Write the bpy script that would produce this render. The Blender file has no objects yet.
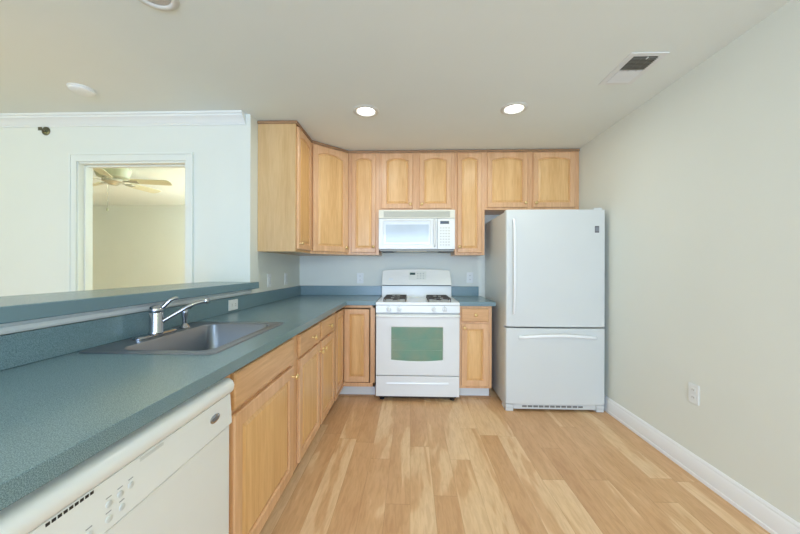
import bpy, bmesh, math, random
from mathutils import Vector, Matrix
random.seed(7)
S = bpy.context.scene
C = S.collection

# ------------------------------------------------------------------ camera
F_PX, CAM_D, CAM_H, YAW, PITCH, ROLL = 328.3, 3.655, 1.225, .0323, .0005, .0028
def cam_dir(a, b):
    c, s = math.cos(ROLL), math.sin(ROLL)
    px, py = a * c + b * s, -a * s + b * c
    X, Zc, d = px, -py, 1.0
    c, s = math.cos(PITCH), math.sin(PITCH)
    yr, z = d * c - Zc * s, d * s + Zc * c
    c, s = math.cos(YAW), math.sin(YAW)
    return Vector((X * c - yr * s, X * s + yr * c, z))
fw = cam_dir(0, 0); rt = cam_dir(1, 0) - fw; up = fw - cam_dir(0, 1)
cam_data = bpy.data.cameras.new('camera'); cam = bpy.data.objects.new('camera', cam_data); C.objects.link(cam)
cam_data.sensor_width = 36; cam_data.lens = F_PX * 36 / 800; cam_data.clip_start = .02
m = Matrix((rt, up, -fw)).transposed().to_4x4(); m.translation = (0, -CAM_D, CAM_H)
cam.matrix_world = m
S.camera = cam

# ------------------------------------------------------------------ light and exposure
S.view_settings.view_transform = 'Standard'; S.view_settings.look = 'None'
S.view_settings.gamma = 1; S.view_settings.use_curve_mapping = False
S.view_settings.exposure = -0.18
S.cycles.use_denoising = True
S.cycles.max_bounces = 10; S.cycles.diffuse_bounces = 6
W = bpy.data.worlds.new('world'); S.world = W; W.use_nodes = True
W.node_tree.nodes['Background'].inputs[0].default_value = (.75, .88, 1, 1)
W.node_tree.nodes['Background'].inputs[1].default_value = 1.0
def area(name, loc, rot, sx, sy, power, col, shape='RECTANGLE'):
    l = bpy.data.lights.new(name, 'AREA'); l.shape = shape; l.size = sx; l.size_y = sy; l.energy = power; l.color = col
    o = bpy.data.objects.new(name, l); o.location = loc; o.rotation_euler = rot; C.objects.link(o); return o
def point(name, loc, r, power, col):
    l = bpy.data.lights.new(name, 'POINT'); l.shadow_soft_size = r; l.energy = power; l.color = col
    o = bpy.data.objects.new(name, l); o.location = loc; C.objects.link(o); return o
DAY = (.60, .80, 1.16); WARM = (.97, 1.0, .36)
R90 = math.pi / 2
# daylight through the two windows of the rear wall (behind the camera)
area('daylight', (-.3, -6.98, 1.35), (R90, 0, 0), 2.6, 1.7, 190, DAY)
area('daylight', (-4.4, -6.98, 1.35), (R90, 0, 0), 1.8, 1.7, 22, DAY)
# warm ceiling fixtures of the living and dining area, outside the frame
LAMPS = [(-3.6, -3.2, 22), (.9, -4.6, 16), (-1.2, -4.9, 7)]
for x, y, p in LAMPS: point('lamp_glow', (x, y, 2.12), .14, p, WARM)
point('lamp_glow', (-2.0, 1.9, 2.0), .12, 165, (.90, 1.0, .98))
CANS = [(-.343, -1.166, 5), (.769, -1.176, 5), (-1.124, -2.265, 0)]
for x, y, p in CANS:
    if p: area('can_light', (x, y, 2.392), (0, 0, 0), .13, .13, p, (.95, 1.0, .92), 'DISK')

# ------------------------------------------------------------------ materials
def lin(c):
    return tuple(((v / 255) / 12.92 if v / 255 <= .04045 else ((v / 255 + .055) / 1.055) ** 2.4) for v in c) + (1,)
MAT = {}
def mat(name, rgb, rough=.5, metal=0, spec=.5, bump=0, bscale=200, vary=0, vscale=3, emit=0, coat=0):
    if name in MAT: return MAT[name]
    M = bpy.data.materials.new(name); M.use_nodes = True; MAT[name] = M
    N = M.node_tree.nodes; L = M.node_tree.links; B = N['Principled BSDF']
    B.inputs['Base Color'].default_value = lin(rgb); B.inputs['Roughness'].default_value = rough
    B.inputs['Metallic'].default_value = metal; B.inputs['Specular IOR Level'].default_value = spec
    B.inputs['Coat Weight'].default_value = coat
    tc = N.new('ShaderNodeTexCoord')
    n = N.new('ShaderNodeTexNoise'); n.inputs['Scale'].default_value = vscale; n.inputs['Detail'].default_value = 3
    L.new(tc.outputs['Object'], n.inputs['Vector'])
    r = N.new('ShaderNodeValToRGB'); a = [max(0, v * (1 - vary - .006)) for v in lin(rgb)[:3]]; b = [min(1, v * (1 + vary + .006)) for v in lin(rgb)[:3]]
    r.color_ramp.elements[0].position = .35; r.color_ramp.elements[1].position = .65
    r.color_ramp.elements[0].color = a + [1]; r.color_ramp.elements[1].color = b + [1]
    L.new(n.outputs['Fac'], r.inputs['Fac']); L.new(r.outputs['Color'], B.inputs['Base Color'])
    if bump:
        n2 = N.new('ShaderNodeTexNoise'); n2.inputs['Scale'].default_value = bscale; n2.inputs['Detail'].default_value = 2
        L.new(tc.outputs['Object'], n2.inputs['Vector'])
        bp = N.new('ShaderNodeBump'); bp.inputs['Strength'].default_value = bump; bp.inputs['Distance'].default_value = .002
        L.new(n2.outputs['Fac'], bp.inputs['Height']); L.new(bp.outputs['Normal'], B.inputs['Normal'])
    if emit:
        B.inputs['Emission Color'].default_value = lin(rgb); B.inputs['Emission Strength'].default_value = emit
    return M
def wood(name, dark, light, axis='Z', rough=.33, seed=0.0):
    M = bpy.data.materials.new(name); M.use_nodes = True; MAT[name] = M
    N = M.node_tree.nodes; L = M.node_tree.links; B = N['Principled BSDF']
    tc = N.new('ShaderNodeTexCoord'); mp = N.new('ShaderNodeMapping')
    sc = {'Z': (1, 1, .07), 'Y': (1, .07, 1), 'X': (.07, 1, 1), 'H': (.07, .07, 1)}[axis]
    mp.inputs['Scale'].default_value = sc; mp.inputs['Location'].default_value = (seed, seed * .7, seed * .3)
    L.new(tc.outputs['Object'], mp.inputs['Vector'])
    n1 = N.new('ShaderNodeTexNoise'); n1.inputs['Scale'].default_value = 90; n1.inputs['Detail'].default_value = 4; n1.inputs['Distortion'].default_value = .6
    n2 = N.new('ShaderNodeTexNoise'); n2.inputs['Scale'].default_value = 9; n2.inputs['Detail'].default_value = 3; n2.inputs['Distortion'].default_value = 1.2
    L.new(mp.outputs[0], n1.inputs['Vector']); L.new(mp.outputs[0], n2.inputs['Vector'])
    mx = N.new('ShaderNodeMath'); mx.operation = 'MULTIPLY_ADD'; mx.inputs[1].default_value = .45
    sb = N.new('ShaderNodeMath'); sb.operation = 'MULTIPLY'; sb.inputs[1].default_value = .55
    L.new(n2.outputs['Fac'], sb.inputs[0]); L.new(n1.outputs['Fac'], mx.inputs[0]); L.new(sb.outputs[0], mx.inputs[2])
    r = N.new('ShaderNodeValToRGB'); r.color_ramp.elements[0].position = .34; r.color_ramp.elements[1].position = .62
    r.color_ramp.elements[0].color = lin(dark); r.color_ramp.elements[1].color = lin(light)
    L.new(mx.outputs[0], r.inputs['Fac']); L.new(r.outputs['Color'], B.inputs['Base Color'])
    B.inputs['Roughness'].default_value = rough
    return M

def floor_material():
    M = bpy.data.materials.new('plank_floor'); M.use_nodes = True
    N = M.node_tree.nodes; L = M.node_tree.links; B = N['Principled BSDF']
    def math_(op, a, b=None, c=None):
        n = N.new('ShaderNodeMath'); n.operation = op
        for i, v in enumerate((a, b, c)):
            if v is None: continue
            if isinstance(v, (int, float)): n.inputs[i].default_value = v
            else: L.new(v, n.inputs[i])
        return n.outputs[0]
    tc = N.new('ShaderNodeTexCoord'); sp = N.new('ShaderNodeSeparateXYZ'); L.new(tc.outputs['Object'], sp.inputs[0])
    x = math_('MULTIPLY', sp.outputs[0], 1 / .127); row = math_('FLOOR', x)
    wn = N.new('ShaderNodeTexWhiteNoise'); wn.noise_dimensions = '1D'; L.new(row, wn.inputs['W'])
    y = math_('MULTIPLY_ADD', sp.outputs[1], 1 / 1.22, math_('MULTIPLY', wn.outputs['Value'], 3.7)); col = math_('FLOOR', y)
    cb = N.new('ShaderNodeCombineXYZ'); L.new(row, cb.inputs[0]); L.new(col, cb.inputs[1])
    w2 = N.new('ShaderNodeTexWhiteNoise'); w2.noise_dimensions = '2D'; L.new(cb.outputs[0], w2.inputs['Vector'])
    # grain coordinates shifted per plank
    off = N.new('ShaderNodeVectorMath'); off.operation = 'MULTIPLY_ADD'
    L.new(w2.outputs['Color'], off.inputs[0]); off.inputs[1].default_value = (20, 20, 20); L.new(tc.outputs['Object'], off.inputs[2])
    mp = N.new('ShaderNodeMapping'); mp.inputs['Scale'].default_value = (1, .14, 1); L.new(off.outputs[0], mp.inputs['Vector'])
    nb = N.new('ShaderNodeTexNoise'); nb.inputs['Scale'].default_value = 6; nb.inputs['Detail'].default_value = 2.5; nb.inputs['Distortion'].default_value = 1.3
    ng = N.new('ShaderNodeTexNoise'); ng.inputs['Scale'].default_value = 60; ng.inputs['Detail'].default_value = 5; ng.inputs['Distortion'].default_value = 1.0
    L.new(mp.outputs[0], nb.inputs['Vector']); L.new(mp.outputs[0], ng.inputs['Vector'])
    # sapwood blend: plank tone + broad noise, hard-ish step
    t = math_('ADD', math_('MULTIPLY', w2.outputs['Value'], .36), math_('MULTIPLY', nb.outputs['Fac'], 1.15))
    r = N.new('ShaderNodeValToRGB'); e = r.color_ramp.elements
    e[0].position = .45; e[0].color = lin((207, 160, 115)); e[1].position = 1.12; e[1].color = lin((236, 202, 160))
    e[1].position = 1.0
    a = e.new(.80); a.color = lin((220, 177, 131)); b = e.new(.84); b.color = lin((232, 196, 152))
    L.new(t, r.inputs['Fac'])
    g = N.new('ShaderNodeValToRGB'); g.color_ramp.elements[0].position = .35; g.color_ramp.elements[1].position = .6
    g.color_ramp.elements[0].color = (.86, .81, .76, 1); g.color_ramp.elements[1].color = (1, 1, 1, 1); L.new(ng.outputs['Fac'], g.inputs['Fac'])
    mul = N.new('ShaderNodeMix'); mul.data_type = 'RGBA'; mul.blend_type = 'MULTIPLY'; mul.inputs[0].default_value = .8
    L.new(r.outputs['Color'], mul.inputs[6]); L.new(g.outputs['Color'], mul.inputs[7])
    # seams
    fx = math_('FRACT', x); fy = math_('FRACT', y)
    sx = math_('LESS_THAN', fx, .014); sy = math_('LESS_THAN', fy, .0022)
    seam = math_('MAXIMUM', sx, sy)
    m2 = N.new('ShaderNodeMix'); m2.data_type = 'RGBA'; m2.blend_type = 'MULTIPLY'
    L.new(math_('MULTIPLY', seam, .45), m2.inputs[0]); L.new(mul.outputs[2], m2.inputs[6]); m2.inputs[7].default_value = (.45, .32, .2, 1)
    L.new(m2.outputs[2], B.inputs['Base Color']); B.inputs['Roughness'].default_value = .42
    return M
def laminate():
    M = bpy.data.materials.new('blue_grey_laminate'); M.use_nodes = True
    N = M.node_tree.nodes; L = M.node_tree.links; B = N['Principled BSDF']
    tc = N.new('ShaderNodeTexCoord'); n = N.new('ShaderNodeTexNoise'); n.inputs['Scale'].default_value = 560; n.inputs['Detail'].default_value = 3
    L.new(tc.outputs['Object'], n.inputs['Vector'])
    r = N.new('ShaderNodeValToRGB'); e = r.color_ramp.elements
    e[0].position = .36; e[0].color = lin((86, 113, 122)); e[1].position = .64; e[1].color = lin((129, 158, 166))
    a = e.new(.5); a.color = lin((107, 135, 144))
    L.new(n.outputs['Fac'], r.inputs['Fac']); L.new(r.outputs['Color'], B.inputs['Base Color'])
    B.inputs['Roughness'].default_value = .24; B.inputs['Specular IOR Level'].default_value = .65
    return M
def glass_pane():
    M = bpy.data.materials.new('window_glass'); M.use_nodes = True
    N = M.node_tree.nodes; L = M.node_tree.links; N.remove(N['Principled BSDF'])
    t = N.new('ShaderNodeBsdfTransparent'); g = N.new('ShaderNodeBsdfGlossy'); g.inputs['Roughness'].default_value = .02
    mx = N.new('ShaderNodeMixShader'); mx.inputs[0].default_value = .06
    L.new(t.outputs[0], mx.inputs[1]); L.new(g.outputs[0], mx.inputs[2]); L.new(mx.outputs[0], N['Material Output'].inputs[0])
    return M
def oven_glass():
    M = bpy.data.materials.new('oven_glass'); M.use_nodes = True
    N = M.node_tree.nodes; L = M.node_tree.links; B = N['Principled BSDF']
    tc = N.new('ShaderNodeTexCoord')
    n = N.new('ShaderNodeTexNoise'); n.inputs['Scale'].default_value = 5; n.inputs['Detail'].default_value = 6
    L.new(tc.outputs['Object'], n.inputs['Vector'])
    r = N.new('ShaderNodeValToRGB'); e = r.color_ramp.elements
    e[0].position = .3; e[0].color = lin((92, 142, 118)); e[1].position = .8; e[1].color = lin((142, 146, 118))  # mottled green and brown base colour stands for reflections on dark glass
    L.new(n.outputs['Fac'], r.inputs['Fac']); L.new(r.outputs['Color'], B.inputs['Base Color'])
    B.inputs['Roughness'].default_value = .12
    return M

wall_m = mat('wall_paint', (223, 227, 220), .75, bump=.08, bscale=350)
ceil_m = mat('ceiling_paint', (228, 234, 231), .85, bump=.08, bscale=300)
trim_m = mat('white_trim', (228, 232, 232), .4); casing_m = mat('casing_paint', (224, 229, 224), .45)
oak = wood('maple', (205, 157, 112), (227, 183, 140))
oak_panel = wood('maple_panel', (210, 160, 100), (232, 189, 132), seed=3)
oak_side = wood('maple_veneer', (196, 158, 108), (212, 178, 130), seed=5)
oak_h = wood('maple_horizontal', (202, 154, 106), (225, 180, 132), axis='H', seed=2)
oak_dark = wood('maple_edge', (146, 112, 80), (172, 136, 102), axis='H', seed=2)  # darker maple: shade painted into the top trims, plain brown on shoe moldings
lam = laminate()
white = mat('white_enamel', (227, 230, 229), .22)
fridge_m = mat('fridge_white', (211, 215, 213), .38, bump=.12, bscale=500)
cream = mat('cream_plastic', (226, 224, 208), .4)
black = mat('cast_iron', (66, 60, 54), .6)
rubber = mat('black_rubber', (24, 24, 24), .7)
chrome = mat('chrome', (180, 184, 190), .14, metal=1)
steel = mat('stainless_steel', (142, 150, 160), .42, metal=1, bump=.05, bscale=600)
brass = mat('brass', (240, 214, 156), .3, metal=1)
dark = mat('dark_gap', (40, 36, 34), .8)
grey = mat('grey_print', (150, 154, 156), .5)
plate_m = mat('plate_white', (228, 232, 232), .35)

# ------------------------------------------------------------------ mesh helpers
class Frame:
    def __init__(s, O, U, N): s.O, s.U, s.N = Vector(O), Vector(U).normalized(), Vector(N).normalized()
    def __call__(s, u, n, z): return s.O + s.U * u + s.N * n + Vector((0, 0, z))
ID = Frame((0, 0, 0), (1, 0, 0), (0, 1, 0))
class MB:
    def __init__(s): s.bm = bmesh.new()
    def box(s, x0, x1, y0, y1, z0, z1, F=ID):
        v = [s.bm.verts.new(F(x, y, z)) for x in (x0, x1) for y in (y0, y1) for z in (z0, z1)]
        for f in ((0, 1, 3, 2), (4, 6, 7, 5), (0, 4, 5, 1), (2, 3, 7, 6), (0, 2, 6, 4), (1, 5, 7, 3)): s.bm.faces.new([v[i] for i in f])
        return s
    def rings(s, rings, cap0=True, cap1=True, closed=True):
        R = [[s.bm.verts.new(p) for p in r] for r in rings]
        n = len(R[0])
        for a, b in zip(R, R[1:]):
            for i in range(n if closed else n - 1):
                j = (i + 1) % n; s.bm.faces.new((a[i], a[j], b[j], b[i]))
        if cap0: s.bm.faces.new(R[0])
        if cap1: s.bm.faces.new(list(reversed(R[-1])))
        return s
    def lathe(s, O, axis, prof, seg=24, cap0=True, cap1=True):
        A = Vector(axis).normalized(); P = A.orthogonal().normalized(); Q = A.cross(P); O = Vector(O)
        return s.rings([[O + A * h + (P * math.cos(t) + Q * math.sin(t)) * max(r, 1e-5) for t in [2 * math.pi * k / seg for k in range(seg)]] for r, h in prof], cap0, cap1)
    def tube(s, pts, rad, seg=12, flat=1.0):
        pts = [Vector(p) for p in pts]; n = len(pts)
        rad = rad if isinstance(rad, (list, tuple)) else [rad] * n
        rr = []; prev = None
        for i, p in enumerate(pts):
            t = (pts[min(i + 1, n - 1)] - pts[max(i - 1, 0)]).normalized()
            if prev is None: a = t.orthogonal().normalized()
            else: a = (prev - t * prev.dot(t)).normalized()
            prev = a; b = t.cross(a)
            rr.append([p + (a * math.cos(2 * math.pi * k / seg) + b * math.sin(2 * math.pi * k / seg) * flat) * rad[i] for k in range(seg)])
        return s.rings(rr)
    def prism(s, poly, f0, f1):   # poly of 2-D points, f0/f1 map a point to 3-D at each end
        return s.rings([[f0(*p) for p in poly], [f1(*p) for p in poly]])
    def build(s, name, material, parent=None, bevel=0, smooth=False, seg=2, angle=35):
        bmesh.ops.recalc_face_normals(s.bm, faces=s.bm.faces)
        off = Vector((0, 0, 0))
        p = parent
        while p is not None: off += p.location; p = p.parent
        me = bpy.data.meshes.new(name)
        if parent is None:
            xs = [v.co for v in s.bm.verts]
            off = Vector((sum(c.x for c in xs) / len(xs), sum(c.y for c in xs) / len(xs), min(c.z for c in xs)))
        for v in s.bm.verts: v.co -= off
        s.bm.to_mesh(me); s.bm.free(); me.materials.append(material)
        o = bpy.data.objects.new(name, me); C.objects.link(o)
        if parent is not None: o.parent = parent
        else: o.location = off
        if smooth or bevel:
            for q in me.polygons: q.use_smooth = True
            me.set_sharp_from_angle(angle=math.radians(angle))
        if bevel:
            b = o.modifiers.new('bevel', 'BEVEL'); b.width = bevel; b.segments = seg; b.limit_method = 'ANGLE'; b.angle_limit = math.radians(40); b.harden_normals = True
        return o
def box(name, m, parent, x0, x1, y0, y1, z0, z1, bevel=0, F=ID): return MB().box(x0, x1, y0, y1, z0, z1, F).build(name, m, parent, bevel)
def thing(name, loc, label, cat, group=None):
    o = bpy.data.objects.new(name, None); o.empty_display_size = .1; C.objects.link(o); o.location = loc
    return tag(o, label, cat, group)
def tag(o, label, cat, group=None):
    o['label'] = label; o['category'] = cat
    if group: o['group'] = group
    return o
def struct(o): o['kind'] = 'structure'; return o
def catmull(pts, n=6):
    pts = [Vector(p) for p in pts]; P = [pts[0]] + pts + [pts[-1]]; out = []
    for i in range(1, len(P) - 2):
        a, b, c, d = P[i - 1:i + 3]
        for k in range(n):
            t = k / n
            out.append(.5 * ((2 * b) + (c - a) * t + (2 * a - 5 * b + 4 * c - d) * t * t + (3 * b - a - 3 * c + d) * t ** 3))
    return out + [pts[-1]]

# ------------------------------------------------------------------ the setting
H = 2.413; XL = -1.248; XR = 1.682; YW = -1.14
fl = box('floor', floor_material(), None, -7.2, XR + .1, -7.1, 2.75, -.1, 0); struct(fl)
me = fl.data
for v in me.vertices: v.co += fl.location      # keep plank coordinates in metres from the room's origin
fl.location = (0, 0, 0)
struct(box('ceiling', ceil_m, None, -7.2, XR + .1, -7.1, 2.75, H, H + .1))
struct(box('wall_right', wall_m, None, XR, XR + .1, -7.1, .1, 0, H))
struct(box('wall_back', wall_m, None, XL, XR, 0, .1, 0, H))
struct(box('wall_left', wall_m, None, XL - .112, XL, YW, 2.65, 0, H))
struct(box('wall_peninsula', wall_m, None, XL - .112, XL, -3.40, YW, 0, 1.055))
struct(MB().box(-7, -2.642, YW, YW + .12, 0, H).box(-1.752, XL - .112, YW, YW + .12, 0, H).box(-2.642, -1.752, YW, YW + .12, 2.055, H).build('wall_dining', wall_m))
struct(box('wall_bedroom', wall_m, None, -7, XL - .112, 2.55, 2.65, 0, H))
struct(box('wall_outer_left', wall_m, None, -7.1, -7, -7, 2.65, 0, H))
WIN = [(-1.6, 1.0, .5, 2.2), (-5.3, -3.5, .5, 2.2)]
rw = MB().box(-7, XR, -7.1, -7.0, 0, .5).box(-7, XR, -7.1, -7.0, 2.2, H)
rw.box(-7, -5.3, -7.1, -7, .5, 2.2).box(-3.5, -1.6, -7.1, -7, .5, 2.2).box(1.0, XR, -7.1, -7, .5, 2.2)
struct(rw.build('wall_rear', wall_m))
gp = glass_pane()
for i, (a, b, c, d) in enumerate(WIN):
    w = MB(); t = .05
    w.box(a, b, -7.08, -7.02, c, c + t).box(a, b, -7.08, -7.02, d - t, d).box(a, a + t, -7.08, -7.02, c + t, d - t).box(b - t, b, -7.08, -7.02, c + t, d - t)
    w.box((a + b) / 2 - .02, (a + b) / 2 + .02, -7.08, -7.02, c + t, d - t)
    wo = struct(w.build('window_%d' % (i + 1), trim_m))
    box('pane', gp, wo, a + t, b - t, -7.052, -7.048, c + t, d - t)

def profile_run(name, prof, p0, p1, out, z0, parent=None, m=trim_m):
    """prof: (out, up) points, swept from p0 to p1 on the wall with outward normal out"""
    o = Vector(out)
    f = lambda P: (lambda a, b: Vector(P) + o * a + Vector((0, 0, z0 + b)))
    return MB().prism(prof, f(p0), f(p1)).build(name, m, parent, smooth=True, angle=25)
base_m = mat('baseboard_white', (238, 240, 242), .35)
bb = [(0, 0), (.018, 0), (.018, .018), (.014, .022), (.014, .092), (.011, .1), (.009, .104), (.009, .112), (.004, .122), (0, .124)]
struct(profile_run('baseboard_right', bb, (XR, -7, 0), (XR, -.002, 0), (-1, 0, 0), 0, m=base_m))
struct(profile_run('baseboard_dining', bb, (-7, YW, 0), (-2.71, YW, 0), (0, -1, 0), 0))
crown = [(0, 0), (.009, 0), (.012, .010), (.017, .012), (.025, .027), (.042, .047), (.052, .054), (.055, .066), (.064, .070), (.067, .084), (0, .084)]
struct(profile_run('trim_1', crown, (-7, YW, 0), (-1.285, YW, 0), (0, -1, 0), H - .0845))
led = [(0, 0), (.012, 0), (.016, .008), (.016, .020), (.024, .026), (.028, .0375), (0, .0375)]
struct(profile_run('trim_2', led, (XL, -3.40, 0), (XL, -1.155, 0), (1, 0, 0), 1.018))
# doorway: casing and jamb
dr = MB(); c0, c1, zt = -2.642, -1.752, 2.055
for (a, b, z0, z1) in ((c0 - .052, c0 + .004, 0, zt + .060), (c1 - .004, c1 + .056, 0, zt + .060), (c0 + .004, c1 - .004, zt - .004, zt + .060)):
    dr.box(a, b, YW - .014, YW, z0, z1)
for (a, b, z0, z1) in ((c0 - .052, c0 - .036, 0, zt + .060), (c1 + .040, c1 + .056, 0, zt + .060), (c0 - .036, c1 + .040, zt + .044, zt + .060)):
    dr.box(a, b, YW - .021, YW - .014, z0, z1)
d1 = struct(dr.build('door_1', casing_m, bevel=.003))
jm = MB().box(c0, c0 + .010, YW, YW + .12, 0, zt).box(c1 - .018, c1, YW, YW + .12, 0, zt).box(c0 + .018, c1 - .018, YW, YW + .12, zt - .018, zt)
jm.box(c0 + .010, c0 + .018, YW + .05, YW + .085, 0, zt - .018).box(c1 - .03, c1 - .018, YW + .05, YW + .085, 0, zt - .018).box(c0 + .03, c1 - .03, YW + .05, YW + .085, zt - .03, zt - .018)
jm.build('jamb', casing_m, d1, bevel=.002)

# ------------------------------------------------------------------ cabinets
def door(F, u0, u1, z0, z1, root, arch=0.0, knob=None, stile=.048, name='door', t=.018, n0=.001):
    """raised-panel door on frame F (u along the face, n outwards)"""
    K = 14
    def opening(ins, n):
        a, b, c, d = u0 + stile + ins, u1 - stile - ins, z0 + stile + ins, z1 - stile - ins * .8
        pts = [(a, c), (b, c)]
        if arch:
            sh = .014; sp = d - arch
            pts.append((b, sp))
            for k in range(K + 1):
                x = (b - sh) + (a + sh - b + sh) * k / K; q = abs(2 * k / K - 1)
                pts.append((x, sp + .004 + (arch - .004) * (1 - q ** 2.5)))
            pts.append((a, sp))
        else: pts += [(b, d), (a, d)]
        return [F(x, n, z) for x, z in pts]
    def outer(ins, n):
        a, b, c, d = u0 + ins, u1 - ins, z0 + ins, z1 - ins
        pts = [(a, c), (b, c)]
        if arch:
            pts.append((b, d)); A, B = u0 + stile, u1 - stile; sh = .014
            for k in range(K + 1): pts.append(((B - sh) + (A + sh - B + sh) * k / K, d))
            pts.append((a, d))
        else: pts += [(b, d), (a, d)]
        return [F(x, n, z) for x, z in pts]
    T = n0 + t
    fr = MB().rings([opening(0, n0), outer(0, n0), outer(0, T - .004), outer(.004, T), opening(-.002, T), opening(.004, T - .007), opening(.004, n0), opening(0, n0)], False, False)
    bmesh.ops.remove_doubles(fr.bm, verts=fr.bm.verts, dist=1e-5)
    d = fr.build(name, oak, root, smooth=True, angle=20)
    pn = MB().rings([opening(.0045, n0 + .002), opening(.0045, T - .011), opening(.0085, T - .011), opening(.026, T - .0025), opening(.028, T - .0025)])
    pn.build('panel', oak_panel, d, smooth=True, angle=12)
    if knob: make_knob(F, knob[0], T, knob[1], d)
    return d
def make_knob(F, u, n, z, parent):
    MB().lathe(F(u, n, z), F.N, [(.007, 0), (.0055, .004), (.0055, .013), (.012, .018), (.0155, .022), (.0145, .028), (.008, .032), (.0001, .033)], 16).build('knob', brass, parent, smooth=True, angle=50)
def slab(F, u0, u1, z0, z1, root, name='drawer', knob=None, n0=.001):
    T = n0 + .018
    r = lambda i, n: [F(a, n, b) for a, b in ((u0 + i, z0 + i), (u1 - i, z0 + i), (u1 - i, z1 - i), (u0 + i, z1 - i))]
    d = MB().rings([r(0, n0), r(0, T - .005), r(.006, T)]).build(name, oak_h, root, smooth=True, angle=20)
    if knob: make_knob(F, knob[0], T, knob[1], d)
    return d

UB, UT = 1.35, H - .004
UW = 'maple wall cabinets around the kitchen'
BW = 'maple base cabinets under the worktops'
FB = Frame((0, -.318, 0), (1, 0, 0), (0, -1, 0))       # back wall cabinets' face plane
FLf = Frame((-.936, 0, 0), (0, 1, 0), (1, 0, 0))        # left wall cabinets' face plane
def top_trim(F, u0, u1, root, n=.014): box('top_trim', oak_dark, root, u0, u1, .0005, n, UT - .022, UT, .002, F)

# end cabinet on the left wall
r = thing('wall_cabinet', (XL + .15, -.82, UB), 'tall maple wall cabinet with exposed plain side panel, leftmost on the wall', 'cabinet', UW)
box('body', oak_side, r, XL + .001, -.936, -1.02, -.617, UB, UT, .001)
MB().box(XL + .001, -.922, -1.031, -1.0205, UT - .022, UT).box(-.9355, -.922, -1.0205, -.617, UT - .022, UT).build('top_trim', oak_dark, r)
door(FLf, -.990, -.640, UB + .024, 2.374, r, .024, (-.967, 1.42))
# diagonal corner
P0, P1 = Vector((-.936, -.615, 0)), Vector((-.637, -.318, 0))
r = thing('wall_cabinet', (-1.0, -.25, UB), 'wide single-door maple cabinet set diagonally across the upper corner', 'cabinet', UW)
poly = [(XL + .001, -.002), (XL + .001, -.615), (P0.x, P0.y), (P1.x, P1.y), (P1.x, -.002)]
MB().prism(poly, lambda a, b: Vector((a, b, UB)), lambda a, b: Vector((a, b, UT))).build('body', oak, r)
FD = Frame(P0, P1 - P0, (1, -1, 0)); ln = (P1 - P0).length
top_trim(FD, .004, ln - .004, r)
door(FD, .016, ln - .016, UB + .024, 2.374, r, .030, (ln - .045, 1.42), stile=.052)
# narrow, above-microwave, narrow, above-fridge
def upper(u0, u1, zb, doors, label):
    r = thing('wall_cabinet', ((u0 + u1) / 2, -.16, zb), label, 'cabinet', UW)
    box('body', oak, r, u0 + .0005, u1 - .0005, -.318, -.002, zb, UT, .001)
    top_trim(FB, u0 + .0005, u1 - .0005, r)
    for (a, b, z0, k) in doors: door(FB, a, b, z0, 2.374, r, .024 if b - a > .28 else .020, k, stile=.046 if b - a > .28 else .042)
upper(-.636, -.323, UB, [(-.602, -.354, UB + .024, (-.377, 1.43))], 'narrow tall maple wall cabinet left of the white microwave')
upper(-.323, .443, 1.797, [(-.295, .02, 1.82, (-.004, 1.86)), (.086, .408, 1.82, (.11, 1.86))], 'short two-door maple wall cabinet directly above the microwave')
upper(.443, .745, UB, [(.468, .712, UB + .024, (.492, 1.43))], 'narrow tall maple wall cabinet between microwave and refrigerator')
upper(.745, 1.680, 1.805, [(.767, 1.166, 1.828, (1.143, 1.87)), (1.222, 1.634, 1.828, (1.246, 1.87))], 'short two-door maple wall cabinet above the refrigerator')

# base cabinets ----------------------------------------------------
FBb = Frame((0, -.61, 0), (1, 0, 0), (0, -1, 0)); FLb = Frame((-.631, 0, 0), (0, 1, 0), (1, 0, 0))
ZB, ZT = .112, .8705
toe = mat('toe_kick_white', (216, 220, 220), .5)
# corner with folding doors
r = thing('base_cabinet', (-.9, -.3, 0), 'corner maple base cabinet with folding corner door, left of the stove', 'cabinet', BW)
b = MB()
b.box(XL + .001, -.331, -.02, -.002, ZB, ZT).box(XL + .001, XL + .019, -.965, -.02, ZB, ZT)                 # backs
b.box(-.349, -.331, -.61, -.02, ZB, ZT).box(XL + .02, -.631, -.965, -.947, ZB, ZT)                       # sides
b.prism([(XL + .02, -.02), (-.35, -.02), (-.35, -.60), (-.62, -.60), (-.62, -.946), (XL + .02, -.946)], lambda a, c: Vector((a, c, ZB)), lambda a, c: Vector((a, c, ZB + .02)))
b.box(-.631, -.331, -.61, -.592, .846, ZT).box(-.631, -.331, -.61, -.592, ZB, .148)
b.box(-.372, -.331, -.6095, -.592, .148, .846)
b.box(-.649, -.631, -.965, -.61, .846, ZT).box(-.649, -.631, -.965, -.61, ZB, .148).box(-.649, -.631, -.965, -.915, .148, .846)
b.build('body', oak, r)
FC = Frame((0, -.603, 0), (1, 0, 0), (0, -1, 0)); FC2 = Frame((-.638, 0, 0), (0, 1, 0), (1, 0, 0))
door(FC, -.617, -.382, .156, .836, r, 0, None, stile=.046)
door(FC2, -.905, -.625, .156, .836, r, 0, None, stile=.046)
MB().box(-.69, -.331, -.545, -.53, 0, ZB).box(-.705, -.69, -.965, -.53, 0, ZB).build('toe_kick', toe, r)
MB().box(-.69, -.331, -.556, -.5455, 0, .014).box(-.6895, -.679, -.965, -.556, 0, .014).build('shoe_molding', oak_dark, r)
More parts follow.
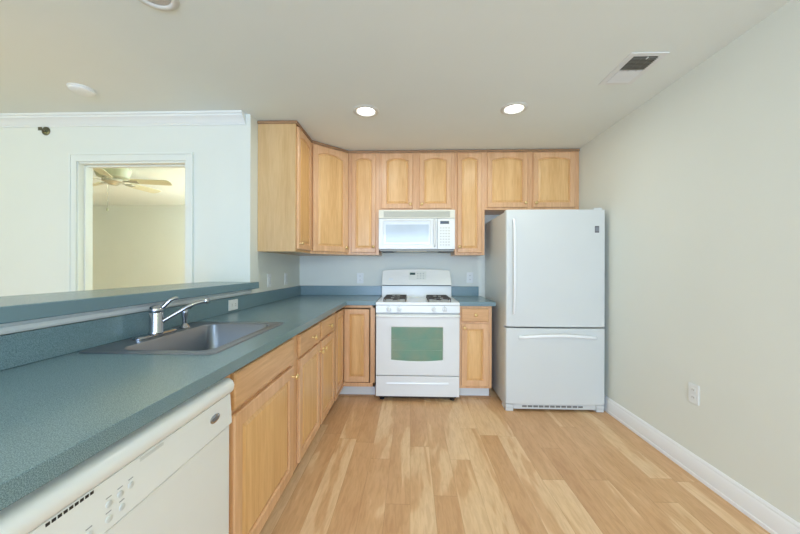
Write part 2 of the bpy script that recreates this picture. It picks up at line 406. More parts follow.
def base_left(y0, y1, label, hollow=False):
    r = thing('base_cabinet', (-.95, (y0 + y1) / 2, 0), label, 'cabinet', BW)
    b = MB()
    y0 += .0005; y1 -= .0005
    if hollow:
        b.box(XL + .001, -.65, y0, y0 + .018, ZB, ZT).box(XL + .001, -.65, y1 - .018, y1, ZB, ZT).box(XL + .001, -.65, y0 + .018, y1 - .018, ZB, ZB + .018)
        b.box(XL + .001, XL + .01, y0 + .018, y1 - .018, ZB + .018, ZT)
        b.box(-.65, -.631, y0, y0 + .05, ZB, ZT).box(-.65, -.631, y1 - .05, y1, ZB, ZT).box(-.65, -.631, y0 + .05, y1 - .05, .69, ZT).box(-.65, -.631, y0 + .05, y1 - .05, ZB, .16)
    else: b.box(XL + .001, -.631, y0, y1, ZB, ZT)
    b.build('body', oak, r, bevel=.001)
    box('toe_kick', toe, r, -.715, -.70, y0, y1, 0, ZB)
    box('shoe_molding', oak_dark, r, -.6995, -.689, y0, y1, 0, .014)
    return r
r = base_left(-1.88, -.966, 'double maple base cabinet with two drawers above two doors, along the left run')
slab(FLb, -1.845, -1.44, .725, .845, r, knob=(-1.62, .785)); slab(FLb, -1.40, -1.02, .725, .845, r, knob=(-1.21, .785))
door(FLb, -1.85, -1.44, .135, .708, r, 0, (-1.462, .655)); door(FLb, -1.40, -1.02, .135, .708, r, 0, (-1.376, .655))
r = base_left(-2.562, -1.881, 'maple sink base cabinet with false drawer panel, beside the white dishwasher', True)
slab(FLb, -2.525, -1.95, .722, .852, r, name='false_drawer_front')
door(FLb, -2.528, -1.95, .135, .704, r, 0, (-1.968, .655), stile=.056)
# right base cabinet
r = thing('base_cabinet', (.6, -.3, 0), 'narrow maple base cabinet with one drawer, between stove and refrigerator', 'cabinet', BW)
box('body', oak, r, .451, .747, -.61, -.002, ZB, ZT, .001)
slab(FBb, .469, .716, .728, .847, r, knob=(.595, .79)); door(FBb, .469, .716, .135, .708, r, 0, (.495, .672), stile=.048)
box('toe_kick', toe, r, .451, .742, -.53, -.515, 0, ZB); box('shoe_molding', oak_dark, r, .451, .76, -.541, -.5305, 0, .014)
# end support past the dishwasher
tag(box('end_panel', oak, None, XL + .001, -.62, -3.335, -3.235, 0, ZT, .001), 'plain maple end panel closing the run past the dishwasher', 'panel')

# ------------------------------------------------------------------ worktops
ZC0, ZC = .871, .910
r = thing('countertop', (-.9, -1.6, ZC0), 'long L-shaped blue-grey laminate worktop holding the sink', 'countertop')
hx0, hx1, hy0, hy1 = -1.195, -.722, -2.485, -1.862
b = MB()
X1 = -.591
outer_ = [(XL + .001, -3.36), (X1, -3.36), (X1, -.64), (-.319, -.64), (-.319, -.002), (XL + .001, -.002)]
hole = [(hx0, hy0), (hx1, hy0), (hx1, hy1), (hx0, hy1)]
for z in (ZC0, ZC):
    vo = [b.bm.verts.new((x, y, z)) for x, y in outer_]; vh = [b.bm.verts.new((x, y, z)) for x, y in hole]
    for f in ((vo[0], vo[1], vh[1], vh[0]), (vo[1], vo[2], vh[2], vh[1]), (vo[2], vo[5], vh[3], vh[2]), (vo[5], vo[0], vh[0], vh[3]), (vo[2], vo[3], vo[4], vo[5])): b.bm.faces.new(f)
    if z == ZC0: lo, lh = vo, vh
for A, B_ in ((lo, vo), (lh, vh)):
    for i in range(len(A)): b.bm.faces.new((A[i], A[(i + 1) % len(A)], B_[(i + 1) % len(A)], B_[i]))
b.build('worktop', lam, r, bevel=.004)
box('backsplash', lam, r, XL + .001, XL + .02, -3.36, -.0215, ZC + .0005, 1.015, .002)
box('backsplash', lam, r, XL + .001, -.319, -.021, -.002, ZC + .0005, 1.015, .002)
r = thing('countertop', (.6, -.3, ZC0), 'short blue-grey laminate worktop between stove and refrigerator', 'countertop')
box('worktop', lam, r, .449, .778, -.64, -.002, ZC0, ZC, .004)
box('backsplash', lam, r, .449, .748, -.021, -.002, ZC + .0005, 1.015, .002)
# raised bar ledge
bar = MB().prism([(-1.188, -3.41), (-1.188, -1.112), (XL + .0015, -1.112), (XL + .0015, YW - .0015), (-1.59, YW - .0015), (-1.59, -3.41)], lambda a, c: Vector((a, c, 1.056)), lambda a, c: Vector((a, c, 1.107)))
tag(bar.build('bar_ledge', lam, bevel=.004), 'raised blue-grey laminate bar ledge on the half wall behind the sink', 'bar top')

# ------------------------------------------------------------------ sink
def rrect(x0, x1, y0, y1, rad, z, n=6):
    out = []
    for cx, cy, a0 in ((x1 - rad, y1 - rad, 0), (x0 + rad, y1 - rad, 90), (x0 + rad, y0 + rad, 180), (x1 - rad, y0 + rad, 270)):
        for k in range(n + 1):
            a = math.radians(a0 + 90 * k / n); out.append(Vector((cx + rad * math.cos(a), cy + rad * math.sin(a), z)))
    return out
r = thing('kitchen_sink', (-.95, -2.17, .73), 'single-bowl stainless steel drop-in sink set in the blue-grey worktop', 'sink')
z = ZC
sx0, sx1, sy0, sy1 = -1.212, -.702, -2.508, -1.838
bx0, bx1, by0, by1 = -1.085, -.745, -2.466, -1.912
MB().rings([rrect(sx0 + .006, sx1 - .006, sy0 + .006, sy1 - .006, .02, z + .0008), rrect(sx0, sx1, sy0, sy1, .022, z + .0008), rrect(sx0 + .003, sx1 - .003, sy0 + .003, sy1 - .003, .022, z + .005),
            rrect(sx0 + .012, sx1 - .012, sy0 + .012, sy1 - .012, .02, z + .0045), rrect(bx0 - .014, bx1 + .014, by0 - .014, by1 + .014, .055, z + .0035), rrect(bx0 - .006, bx1 + .006, by0 - .006, by1 + .006, .05, z + .006),
            rrect(bx0, bx1, by0, by1, .048, z + .001), rrect(bx0 + .006, bx1 - .006, by0 + .006, by1 - .006, .05, z - .13), rrect(bx0 + .014, bx1 - .014, by0 + .014, by1 - .014, .055, z - .158),
            rrect(bx0 + .045, bx1 - .045, by0 + .045, by1 - .045, .05, z - .172)], False, True).build('basin', steel, r, smooth=True, angle=50)
MB().lathe(((bx0 + bx1) / 2, (by0 + by1) / 2, z - .1715), (0, 0, 1), [(.055, 0), (.055, .003), (.045, .004), (.038, .001), (.01, .001), (.008, .004), (.0001, .004)], 24).build('drain', chrome, r, smooth=True)

# faucet
fx, fy = -1.150, -2.205; fz = z + .0052
r = thing('faucet', (fx, fy, fz), 'chrome single-lever kitchen faucet with long slanted spout on the sink deck', 'faucet')
MB().rings([rrect(fx - .026, fx + .026, fy - .115, fy + .115, .0255, fz), rrect(fx - .026, fx + .026, fy - .115, fy + .115, .0255, fz + .005), rrect(fx - .020, fx + .020, fy - .108, fy + .108, .0195, fz + .011)]).build('base_plate', chrome, r, smooth=True)
MB().lathe((fx, fy, fz + .0105), (0, 0, 1), [(.029, 0), (.029, .005), (.0275, .008), (.0275, .090), (.0265, .092), (.0285, .095), (.0285, .108), (.024, .118), (.013, .123), (.0001, .124)], 24).build('body', chrome, r, smooth=True, angle=50)
MB().tube([(fx + .006, fy + .004, fz + .108), (fx + .03, fy + .014, fz + .133), (fx + .050, fy + .020, fz + .156), (fx + .060, fy + .030, fz + .163), (fx + .067, fy + .042, fz + .164)], [.010, .0085, .0075, .0075, .008]).build('lever', chrome, r, smooth=True)
MB().tube(catmull([(fx + .010, fy + .004, fz + .052), (fx + .055, fy + .034, fz + .086), (fx + .105, fy + .066, fz + .122), (fx + .132, fy + .090, fz + .137), (fx + .155, fy + .112, fz + .142)]), .0095).build('spout', chrome, r, smooth=True)
MB().lathe((fx + .158, fy + .115, fz + .158), (0, 0, -1), [(.010, 0), (.0135, .004), (.0135, .024), (.011, .027), (.0001, .027)], 16).build('aerator', chrome, r, smooth=True, angle=50)
# side sprayer
px_, py_ = -1.150, -2.018
r = thing('side_sprayer', (px_, py_, fz), 'small upright chrome hand sprayer beside the faucet', 'sprayer')
MB().lathe((px_, py_, fz), (0, 0, 1), [(.024, 0), (.022, .006), (.013, .018), (.011, .022)], 20).build('collar', chrome, r, smooth=True)
MB().lathe((px_, py_, fz + .0222), (0, 0, 1), [(.011, 0), (.012, .02), (.0155, .05), (.0155, .065), (.012, .078), (.0001, .080)], 20).build('sprayer_body', chrome, r, smooth=True, angle=50)
MB().tube([(px_, py_, fz + .098), (px_ + .012, py_ + .012, fz + .106), (px_ + .022, py_ + .02, fz + .100)], [.010, .011, .009]).build('spray_head', rubber, r, smooth=True)

# ------------------------------------------------------------------ dishwasher
r = thing('dishwasher', (-.92, -2.865, 0), 'white built-in dishwasher under the worktop in the near left corner', 'dishwasher')
y0, y1 = -3.225, -2.568
box('body', white, r, -1.2, -.625, y0, y1, .1, .866)
box('door', white, r, -.6245, -.607, y0 + .002, y1 - .002, .115, .693, .003)
dw = lambda poly, name, m: MB().prism(poly, lambda a, b: Vector((a, y0 + .002, b)), lambda a, b: Vector((a, y1 - .002, b))).build(name, m, r, bevel=.002)
cp = dw([(-.6245, .6965), (-.608, .6965), (-.598, .702), (-.604, .800), (-.6245, .800)], 'control_panel', white)
dw([(-.6245, .8015), (-.606, .8015), (-.598, .806), (-.592, .815), (-.590, .830), (-.596, .844), (-.607, .851), (-.6245, .852)], 'handle', white)
FDW = Frame((-.5943, 0, 0), (0, 1, 0), (1, 0, 0))
def xs(zz): return -.598 - .006 * (zz - .704) / .096
bdg = Vector((xs(.757), -2.662, .757))
MB().rings([[bdg + Vector((dx, k * .024 * math.cos(t), k * .0125 * math.sin(t))) for t in [2 * math.pi * i / 24 for i in range(24)]] for dx, k in ((-.001, 1), (.0015, 1), (.0025, .86))]).build('badge', chrome, cp, smooth=True)
MB().rings([[bdg + Vector((dx, k * .017 * math.cos(t), k * .006 * math.sin(t))) for t in [2 * math.pi * i / 16 for i in range(16)]] for dx, k in ((.0024, 1), (.0031, 1))]).build('badge_center', mat('badge_grey', (110, 112, 116), .4), cp)
for (yy, zz) in ((-3.018, .750), (-2.992, .752), (-2.966, .754), (-3.020, .722), (-2.990, .724), (-3.06, .722), (-3.10, .722)):
    MB().lathe((xs(zz) - .0005, yy, zz), (1, 0, 0), [(.007, 0), (.007, .0015), (.006, .002), (.0001, .002)], 16).build('button', mat('button_grey', (205, 210, 210), .4), cp, smooth=True)
    box('label_mark', grey, cp, xs(zz + .016) - .0005, xs(zz + .016) + .0006, yy - .006, yy + .006, zz + .0125, zz + .0145)
for i in range(9):
    yy = -3.130 + i * .0095
    MB().box(xs(.79) - .002, xs(.79) + .0004, yy, yy + .0065, .792, .7975).build('vent_slot', dark, cp)
box('latch_recess', mat('latch_grey', (200, 204, 202), .4), cp, xs(.793) - .001, xs(.793) + .0004, -2.94, -2.87, .788, .796)
box('toe_panel', white, r, -.70, -.685, y0 + .005, y1 - .005, .005, .0995)

# ------------------------------------------------------------------ stove
r = thing('gas_range', (.065, -.33, 0), 'white freestanding gas range with greenish oven window', 'stove')
a0, a1 = -.316, .446
box('body', white, r, a0 + .003, a1 - .003, -.632, -.03, .042, .878, .002)
# cooktop: raised rim and shallow pan
ct = MB()
ring = lambda i, zz: [Vector(p) for p in ((a0 + i, -.665 + i * .6, zz), (a1 - i, -.665 + i * .6, zz), (a1 - i, -.085 - i * .3, zz), (a0 + i, -.085 - i * .3, zz))]
ct.rings([ring(0, .879), ring(0, .900), ring(.004, .906), ring(.03, .907), ring(.045, .899), ring(.10, .898)], True, True)
cook = ct.build('cooktop', white, r, bevel=.002)
bgp = MB().box(a0 + .004, a1 - .004, -.0845, -.03, .879, 1.022).build('riser', white, r, bevel=.003)
# backguard with rounded, slightly bowed top
pts = []
xl0, xr0, xl1, xr1 = a0 + .004, a1 - .004, a0 + .012, a1 - .018
for k in range(7):
    a = math.radians(180 - 90 * k / 6); pts.append((xl1 + .03 + .03 * math.cos(a), 1.165 + .027 * math.sin(a)))
for k in range(1, 8): 
    q = k / 8; pts.append((xl1 + .03 + (xr1 - xl1 - .06) * q, 1.192 + .013 * math.sin(math.pi * q)))
for k in range(7):
    a = math.radians(90 - 90 * k / 6); pts.append((xr1 - .03 + .03 * math.cos(a), 1.165 + .027 * math.sin(a)))
pts += [(xr0, 1.032), (xl0, 1.032)]
bgm = mat('backguard_white', (238, 238, 232), .22)
guard = MB().prism(pts, lambda a, b: Vector((a, -.03, b)), lambda a, b: Vector((a, -.118 + .030 * (b - 1.032) / .17, b))).build('backguard', bgm, r, bevel=.004)
box('guard_gap', mat('vent_shadow_grey', (96, 98, 98), .6), r, a0 + .008, a1 - .008, -.080, -.04, 1.0225, 1.0315)
def gy(zz): return -.118 + .030 * (zz - 1.032) / .17
def gf(nm, m, x0, x1, z0_, z1_, e=.0012):
    P = [(gy(z0_) - e, z0_), (gy(z1_) - e, z1_), (gy(z1_) + .002, z1_), (gy(z0_) + .002, z0_)]
    return MB().prism(P, lambda y, zz: Vector((x0, y, zz)), lambda y, zz: Vector((x1, y, zz))).build(nm, m, guard)
gf('control_overlay', mat('overlay', (224, 226, 216), .3), -.02, .17, 1.090, 1.180)
gf('clock_display', mat('display_green', (44, 78, 74), .2), -.008, .05, 1.142, 1.166, .0022)
for i in range(3):
    for j in range(3): gf('button', grey, .072 + i * .030, .084 + i * .030, 1.103 + j * .025, 1.109 + j * .025, .002)
gf('oven_light_button', plate_m, -.235, -.19, 1.085, 1.105, .002)
# grates and burners
def grate(cx, cy):
    g = MB(); w, d_, h0, h1 = .106, .092, .905, .934
    bar_ = .008
    g.box(cx - w, cx + w, cy - d_, cy - d_ + bar_, h1 - .01, h1).box(cx - w, cx + w, cy + d_ - bar_, cy + d_, h1 - .01, h1)
    g.box(cx - w, cx - w + bar_, cy - d_ + bar_, cy + d_ - bar_, h1 - .01, h1).box(cx + w - bar_, cx + w, cy - d_ + bar_, cy + d_ - bar_, h1 - .01, h1)
    for sx in (-1, 1):
        for sy in (-1, 1): g.box(cx + sx * (w - bar_ / 2) - bar_ / 2, cx + sx * (w - bar_ / 2) + bar_ / 2, cy + sy * (d_ - bar_ / 2) - bar_ / 2, cy + sy * (d_ - bar_ / 2) + bar_ / 2, h0 - .006, h1 - .01)
    g.box(cx - w + bar_, cx - .04, cy - .003, cy + .003, h1 - .008, h1 + .002).box(cx + .04, cx + w - bar_, cy - .003, cy + .003, h1 - .008, h1 + .002)
    g.box(cx - .003, cx + .003, cy - d_ + bar_, cy - .04, h1 - .008, h1 + .002).box(cx - .003, cx + .003, cy + .04, cy + d_ - bar_, h1 - .008, h1 + .002)
    g.build('grate', black, r)
    bn = MB().lathe((cx, cy, .8992), (0, 0, 1), [(.045, 0), (.045, .003), (.034, .005), (.034, .011), (.0001, .011)], 24).build('burner', mat('burner_aluminium', (196, 196, 192), .5), r, smooth=True, angle=40)
    MB().lathe((cx, cy, .9105), (0, 0, 1), [(.023, 0), (.025, .003), (.022, .006), (.0001, .007)], 24).build('burner_cap', black, bn, smooth=True, angle=40)
for cx in (-.148, .272):
    for cy in (-.49, -.27): grate(cx, cy)
# slanted knob panel
kp = MB().prism([(-.6325, .806), (-.662, .806), (-.668, .812), (-.664, .876), (-.6325, .878)], lambda y, zz: Vector((a0, y, zz)), lambda y, zz: Vector((a1, y, zz))).build('knob_panel', white, r, bevel=.002)
for x in (-.196, -.104, .213, .308):
    kb = MB().lathe((x, -.6665, .843), (0, -1, 0), [(.023, 0), (.023, .005), (.018, .008), (.016, .022), (.0001, .023)], 24).build('knob', white, kp, smooth=True, angle=40)
    box('grip', white, kb, x - .004, x + .004, -.697, -.6885, .826, .860, .002)
    box('dial_mark', grey, kb, x - .002, x + .002, -.6685, -.6668, .868, .874)
# oven door with window set in its frame
wx0, wx1, wz0, wz1 = -.178, .297, .378, .682
dd = MB()
def rect(i, y, e=0):
    P = [(wx0 + i, wz1 - i), (wx0 + i, wz0 + i)] + [(wx0 + i + (wx1 - wx0 - 2 * i) * k / 8, wz0 + i - (.012 * math.sin(math.pi * k / 8))) for k in range(1, 8)] + [(wx1 - i, wz0 + i), (wx1 - i, wz1 - i)]
    return [Vector((a, y, b)) for a, b in P]
def orect(i, y):
    A0, A1, Z0, Z1 = a0 + .001 + i, a1 - .001 - i, .240 + i, .797 - i
    P = [(A0, Z1), (A0, Z0)] + [(A0 + (A1 - A0) * (.25 + .5 * k / 8), Z0) for k in range(1, 8)] + [(A1, Z0), (A1, Z1)]
    return [Vector((a, y, b)) for a, b in P]
dd.rings([orect(0, -.634), orect(0, -.664), orect(.005, -.669), rect(-.004, -.670), rect(.003, -.665), rect(.003, -.658)], True, False)
od = dd.build('oven_door', white, r, smooth=True, angle=20)
MB().rings([rect(.003, -.6635), rect(.003, -.6600)]).build('oven_window', oven_glass(), od)
rk = MB()
for zz in (.47, .565):
    rk.tube([(wx0 + .012, -.6642, zz), (wx1 - .012, -.6642, zz)], .0014, 6)
rk.build('window_line', mat('rack_line', (150, 176, 150), .4), od)
MB().tube(catmull([(a0 + .012, -.672, .782), (a0 + .03, -.700, .784), (-.1, -.712, .785), (.23, -.712, .785), (a1 - .03, -.700, .784), (a1 - .012, -.672, .782)]), .0135, 12, .8).build('handle', white, od, smooth=True)
# drawer
dw_ = MB().rings([[Vector((a0 + .001 + i, y, .046 + i)), Vector((a1 - .001 - i, y, .046 + i)), Vector((a1 - .001 - i, y, .233 - i)), Vector((a0 + .001 + i, y, .233 - i))] for i, y in ((0, -.634), (0, -.660), (.004, -.665))]).build('drawer', white, r, smooth=True, angle=20)
MB().prism([(-.6652, .158), (-.670, .160), (-.668, .172), (-.6652, .178)], lambda y, zz: Vector((a0 + .10, y, zz)), lambda y, zz: Vector((a1 - .10, y, zz))).build('drawer_pull', white, dw_, bevel=.003)
for x in (-.262, .39):
    for y in (-.6, -.1): MB().lathe((x, y, 0), (0, 0, 1), [(.022, 0), (.022, .010), (.012, .014), (.012, .0418)], 16).build('foot', rubber, r, smooth=True, angle=40)
box('base_skirt', rubber, r, a0 + .02, a1 - .02, -.60, -.59, .012, .0415)

# ------------------------------------------------------------------ microwave
r = thing('microwave', (.06, -.2, 1.40), 'white over-the-range microwave with blue display, above the stove', 'microwave')
m0, m1, mz0, mz1 = -.319, .438, 1.402, 1.7945
box('body', white, r, m0, m1, -.378, -.003, mz0, mz1, .003)
box('vent_panel', cream, r, m0, m1, -.398, -.3785, 1.711, mz1, .003)
vg = MB()
for i in range(7): vg.box(m0 + .05, m1 - .05, -.4015, -.3982, 1.7225 + i * .0085, 1.7225 + i * .0085 + .0045)
vg.build('louvres', mat('louvre_beige', (184, 184, 170), .5), r)
dxr = .262
D0 = lambda i, y: [Vector(p) for p in ((m0 + .001 + i, y, mz0 + .002 + i), (dxr - i, y, mz0 + .002 + i), (dxr - i, y, 1.708 - i), (m0 + .001 + i, y, 1.708 - i))]
W0 = lambda i, y: [Vector(p) for p in ((-.275 + i, y, 1.445 + i), (.195 - i, y, 1.445 + i), (.195 - i, y, 1.685 - i), (-.275 + i, y, 1.685 - i))]
md = MB().rings([D0(0, -.379), D0(0, -.398), D0(.005, -.403), W0(-.003, -.403), W0(.003, -.400), W0(.004, -.3985)], True, False).build('door', white, r, smooth=True, angle=20)
MB().rings([W0(.0045, -.399), W0(.0045, -.4005)]).build('door_glass', mat('microwave_glass', (222, 230, 238), .08), md)
MB().box(-.246, .178, -.4013, -.4006, 1.472, 1.648).build('window_screen', mat('microwave_screen', (190, 204, 216), .1, vary=.05), md)
MB().tube(catmull([(.235, -.403, 1.43), (.235, -.425, 1.45), (.235, -.430, 1.56), (.235, -.425, 1.67), (.235, -.403, 1.69)]), .010, 12).build('handle', white, md, smooth=True)
mc = box('control_panel', white, r, dxr + .002, m1 - .001, -.402, -.3785, mz0 + .002, 1.708, .004)
box('display', mat('display_blue', (34, 58, 92), .2), mc, .291, .378, -.4035, -.4021, 1.653, 1.682)
for i in range(4):
    for j in range(7): MB().box(.288 + i * .027, .305 + i * .027, -.4033, -.4021, 1.440 + j * .028, 1.452 + j * .028).build('button', mat('keypad_grey', (196, 198, 194), .4), mc)
MB().box(m0 + .01, m1 - .01, -.385, -.05, 1.385, 1.4015).build('underside', mat('underside_grey', (158, 160, 158), .5), r)
MB().box(-.14, .16, -.392, -.30, 1.383, 1.3848).build('cooktop_light', mat('lamp_lens', (222, 210, 180), .4), r)
for x in (-.25, .34): MB().box(x - .05, x + .07, -.36, -.10, 1.380, 1.3848).build('grease_filter', mat('filter_grey', (110, 112, 112), .6), r)

# ------------------------------------------------------------------ refrigerator
r = thing('refrigerator', (1.232, -.44, 0), 'tall white bottom-freezer refrigerator beside the right wall', 'refrigerator')
f0, f1 = .812, 1.640
box('body', fridge_m, r, f0 + .004, f1 - .004, -.762, -.04, .03, 1.706, .004)
def fdoor(z0, z1, name):
    prof = []
    for k in range(13):
        q = k / 12; x = f0 + (f1 - f0) * q; prof.append((x, -.836 - .012 * math.sin(math.pi * q)))
    prof = [(f0, -.824)] + [(f0 + .004, -.834)] + prof[1:-1] + [(f1 - .004, -.834), (f1, -.824), (f1, -.768), (f0, -.768)]
    return MB().prism(prof, lambda a, b: Vector((a, b, z0)), lambda a, b: Vector((a, b, z1))).build(name, fridge_m, r, bevel=.006, angle=30)
up_ = fdoor(.722, 1.716, 'fridge_door'); lo_ = fdoor(.066, .711, 'freezer_door')
box('door_gasket', mat('gasket_grey', (120, 122, 122), .7), r, f0 + .01, f1 - .01, -.7675, -.7625, .09, 1.70)
hs = mat('handle_white', (238, 240, 240), .3)
MB().tube(catmull([(.872, -.838, .835), (.872, -.862, .86), (.870, -.884, 1.0), (.869, -.888, 1.23), (.869, -.884, 1.46), (.871, -.862, 1.605), (.871, -.838, 1.63)]), .0125, 12, .8).build('handle', hs, up_, smooth=True)
MB().tube(catmull([(.925, -.840, .634), (.955, -.868, .640), (1.07, -.894, .654), (1.240, -.902, .661), (1.41, -.894, .654), (1.525, -.868, .640), (1.555, -.840, .634)]), .0145, 12, .8).build('handle', hs, lo_, smooth=True)
box('badge', mat('badge_dark', (92, 96, 102), .35), up_, 1.549, 1.585, -.8415, -.834, 1.520, 1.576, .002)
MB().box(1.553, 1.581, -.8425, -.8416, 1.530, 1.566).build('badge_face', mat('badge_face', (130, 134, 140), .3), up_)
box('hinge_cap', fridge_m, r, f1 - .09, f1 - .02, -.82, -.74, 1.7175, 1.734, .004)
gr = box('base_grille', fridge_m, r, f0 + .07, f1 - .07, -.820, -.765, .018, .060, .003)
for i in range(11):
    MB().box(.955 + i * .047, .993 + i * .047, -.8212, -.8195, .034, .050).build('grille_slot', mat('grille_dark', (120, 120, 116), .7), gr)
for x in (f0 + .002, f1 - .068): box('foot', fridge_m, r, x, x + .066, -.826, -.70, 0, .029, .006)
for x in (f0 + .002, f1 - .068): box('foot_cover', fridge_m, r, x, x + .066, -.830, -.7635, .0295, .062, .006)

# ------------------------------------------------------------------ plates on the walls
def outlet(F, u, zc, label, horizontal=False, name='wall_outlet', cat='outlet', switch=False, grp=None):
    r = thing(name, F(u, 0, zc), label, cat, grp)
    hw, hh = (.058, .036) if horizontal else (.036, .058)
    box('cover_plate', plate_m, r, u - hw, u + hw, .0008, .006, zc - hh, zc + hh, .002, F)
    if switch:
        box('rocker', white, r, u - .016, u + .016, .0062, .009, zc - .032, zc + .032, .001, F)
        return r
    for s in (-1, 1):
        du, dz = (s * .022, 0) if horizontal else (0, s * .022)
        rc = box('receptacle', plate_m, r, u + du - .015, u + du + .015, .0062, .0085, zc + dz - .013, zc + dz + .013, .002, F)
        sl = MB()
        for k in (-1, 1):
            if horizontal: sl.box(u + du - .005, u + du + .005, .0086, .0090, zc + k * .006 - .0011, zc + k * .006 + .0011, F)
            else: sl.box(u + k * .006 - .0011, u + k * .006 + .0011, .0086, .0090, zc + dz - .003, zc + dz + .007, F)
        sl.build('slots', dark, rc)
    return r
Fback = Frame((0, 0, 0), (1, 0, 0), (0, -1, 0)); Fleft = Frame((XL, 0, 0), (0, 1, 0), (1, 0, 0)); Fright = Frame((XR, 0, 0), (0, 1, 0), (-1, 0, 0)); Fsplash = Frame((XL + .0205, 0, 0), (0, 1, 0), (1, 0, 0))
G = 'electrical outlets of the kitchen'
outlet(Fback, -.562, 1.100, 'white outlet on the back wall left of the stove', grp=G)
outlet(Fback, .655, 1.112, 'white outlet on the back wall right of the stove', grp=G)
outlet(Fright, -1.655, .480, 'white outlet low on the right wall above the baseboard', grp=G)
outlet(Fsplash, -1.425, .962, 'white sideways outlet on the blue-grey backsplash behind the sink', True, grp=G)
outlet(Fleft, -.80, 1.105, 'white cover plate under the end wall cabinet, nearer the bar ledge', switch=True, name='wall_switch', cat='switch', grp='wall switches under the left cabinets')
outlet(Fleft, -.41, 1.105, 'white cover plate under the corner wall cabinet, nearer the back wall', switch=True, name='wall_switch', cat='switch', grp='wall switches under the left cabinets')

# ------------------------------------------------------------------ ceiling
lit = mat('lit_bulb', (255, 250, 240), .5, emit=6)
CL = ['lit recessed ceiling light, left one of the pair before the cabinets', 'lit recessed ceiling light, right one of the pair before the cabinets', 'unlit recessed ceiling light over the sink, at the top edge']
for (x, y, p), lb in zip(CANS, CL):
    r = thing('recessed_light', (x, y, H - .012), lb, 'ceiling light', 'recessed ceiling lights')
    MB().lathe((x, y, H - .0005), (0, 0, -1), [(.098, 0), (.098, .003), (.090, .007), (.078, .009), (.070, .006), (.068, .0012), (.068, 0)], 40, False, False).build('trim_ring', mat('trim_ring_white', (214, 214, 208), .6), r, smooth=True, angle=60)
    MB().lathe((x, y, H - .0005), (0, 0, -1), [(.066, 0), (.066, .0008), (.05, .004), (.0001, .006)], 32).build('bulb', lit if p else mat('unlit_bulb', (196, 192, 188), .4), r, smooth=True, angle=60)
r = thing('smoke_detector', (-2.204, -1.526, H - .035), 'round white smoke detector on the ceiling at left', 'smoke detector')
MB().lathe((-2.204, -1.526, H - .0005), (0, 0, -1), [(.074, 0), (.074, .005), (.070, .008)], 36).build('mounting_base', plate_m, r, smooth=True, angle=50)
MB().lathe((-2.204, -1.526, H - .009), (0, 0, -1), [(.066, 0), (.065, .009), (.052, .017), (.030, .020), (.0001, .020)], 36).build('cover', plate_m, r, smooth=True, angle=50)
# air vent
r = thing('ceiling_vent', (1.316, -1.645, H - .012), 'rectangular metal ceiling air vent with half its louvres dark', 'vent')
vx0, vx1, vy0, vy1 = 1.212, 1.42, -1.805, -1.49; ix0, ix1, iy0, iy1 = 1.247, 1.385, -1.775, -1.52
vent_m = mat('vent_white', (226, 228, 228), .4)
MB().box(vx0, ix0, vy0, vy1, H - .005, H - .0005).box(ix1, vx1, vy0, vy1, H - .005, H - .0005).box(ix0, ix1, vy0, iy0, H - .005, H - .0005).box(ix0, ix1, iy1, vy1, H - .005, H - .0005).build('frame', vent_m, r, bevel=.0015)
ym = -1.645
MB().box(ix0 + .001, ix1 - .001, iy0 + .001, iy1 - .001, H - .002, H - .0008).build('duct_shade_plate', mat('duct_shade_grey', (96, 92, 86), .8), r)  # plate coloured dark for the unlit duct; the ceiling has no hole
MB().box(ix0, ix1, ym - .003, ym + .003, H - .012, H - .0025).build('divider', vent_m, r)
for k in range(9):
    y = iy0 + .012 + k * .013
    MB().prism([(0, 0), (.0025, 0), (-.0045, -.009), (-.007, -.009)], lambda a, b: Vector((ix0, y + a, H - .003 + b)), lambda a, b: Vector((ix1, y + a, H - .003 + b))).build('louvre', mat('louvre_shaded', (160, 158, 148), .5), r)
for k in range(8):
    y = ym + .008 + k * .0145
    MB().prism([(0, 0), (.0025, 0), (.0145, -.008), (.012, -.008)], lambda a, b: Vector((ix0, y + a, H - .003 + b)), lambda a, b: Vector((ix1, y + a, H - .003 + b))).build('louvre', vent_m, r)
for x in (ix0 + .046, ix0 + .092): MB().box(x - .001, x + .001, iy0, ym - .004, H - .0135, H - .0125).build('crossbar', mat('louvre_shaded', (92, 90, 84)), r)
box('damper_lever', vent_m, r, 1.321, 1.327, iy0 - .003, iy0 + .014, H - .013, H - .0085)
# sprinkler on the dining wall
sx_, sz_ = -2.895, 2.297
r = thing('sprinkler_head', (sx_, YW, sz_), 'small dark metal sidewall sprinkler head under the crown molding', 'sprinkler')
sm = mat('dull_bronze', (120, 118, 98), .35, metal=.8)
MB().lathe((sx_, YW - .0005, sz_), (0, -1, 0), [(.034, 0), (.032, .006), (.020, .010), (.0001, .010)], 24).build('escutcheon', sm, r, smooth=True)
MB().lathe((sx_, YW - .011, sz_), (0, -1, 0), [(.012, 0), (.012, .010), (.008, .014), (.0001, .014)], 16).build('nozzle', sm, r, smooth=True)
b = MB()
for s in (-1, 1): b.tube([(sx_ + s * .010, YW - .02, sz_), (sx_ + s * .013, YW - .032, sz_), (sx_, YW - .044, sz_)], .003, 8)
b.box(sx_ - .016, sx_ + .016, YW - .046, YW - .0435, sz_ - .012, sz_ + .014)
b.build('deflector', sm, r, smooth=True)

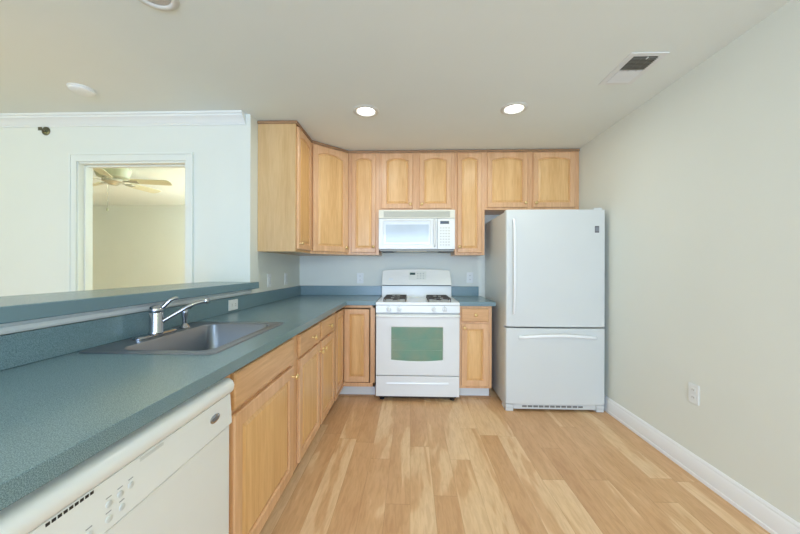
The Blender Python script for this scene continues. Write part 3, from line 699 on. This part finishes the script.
# ------------------------------------------------------------------ ceiling fan in the far room
cx, cy = -3.62, .22
r = thing('ceiling_fan', (cx, cy, 2.0), 'white hugger ceiling fan with pull chain seen through the doorway', 'ceiling fan')
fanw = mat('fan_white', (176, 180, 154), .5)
MB().lathe((cx, cy, H - .0005), (0, 0, -1), [(.180, 0), (.180, .012), (.168, .070), (.150, .108), (.115, .120), (.0001, .120)], 36).build('motor_housing', fanw, r, smooth=True, angle=40)
MB().lathe((cx, cy, H - .121), (0, 0, -1), [(.075, 0), (.105, .010), (.105, .040), (.070, .056), (.045, .075), (.0001, .078)], 32).build('switch_housing', mat('fan_metal', (190, 190, 176), .25, metal=.6), r, smooth=True, angle=40)
for k in range(5):
    a = math.radians(12 + 72 * k); U = Vector((math.cos(a), math.sin(a), 0)); V = Vector((-U.y, U.x, -.22)); O = Vector((cx, cy, H - .148))
    poly = [(.20, -.045), (.24, -.058), (.60, -.066), (.63, -.055), (.64, 0), (.63, .055), (.60, .066), (.24, .058), (.20, .045)]
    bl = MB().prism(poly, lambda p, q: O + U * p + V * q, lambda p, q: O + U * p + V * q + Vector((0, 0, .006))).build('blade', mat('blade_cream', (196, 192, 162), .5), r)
    MB().prism([(.10, -.012), (.16, -.014), (.19, -.034), (.27, -.030), (.27, .030), (.19, .034), (.16, .014), (.10, .012)], lambda p, q: O + U * p + V * q - Vector((0, 0, .006)), lambda p, q: O + U * p + V * q - Vector((0, 0, .001))).build('blade_bracket', MAT['fan_metal'], bl)
MB().tube([(cx - .02, cy - .05, H - .19), (cx - .02, cy - .05, 1.93)], .0022, 6).build('pull_chain', MAT['fan_metal'], r)
MB().lathe((cx - .02, cy - .05, 1.93), (0, 0, -1), [(.003, 0), (.010, .012), (.011, .03), (.006, .038), (.0001, .04)], 12).build('chain_pull', fanw, r, smooth=True)

# ------------------------------------------------------------------ warm ceiling fixtures outside the frame
dome = mat('lit_dome', (255, 236, 190), .5, emit=2.5)
SPOT = ['dome ceiling fixture over the dining area', 'dome ceiling fixture behind the camera near the right wall', 'dome ceiling fixture over the living area', 'dome ceiling fixture in the bedroom']
for (x, y), lb in zip([(l[0], l[1]) for l in LAMPS] + [(-2.0, 1.9)], SPOT):
    r = thing('dome_light', (x, y, H - .1), lb, 'ceiling light')
    MB().lathe((x, y, H - .0005), (0, 0, -1), [(.17, 0), (.17, .02), (.155, .025)], 32).build('canopy', trim_m, r, smooth=True, angle=40)
    MB().lathe((x, y, H - .0265), (0, 0, -1), [(.15, 0), (.14, .03), (.10, .055), (.0001, .07)], 32).build('shade', dome, r, smooth=True, angle=50)
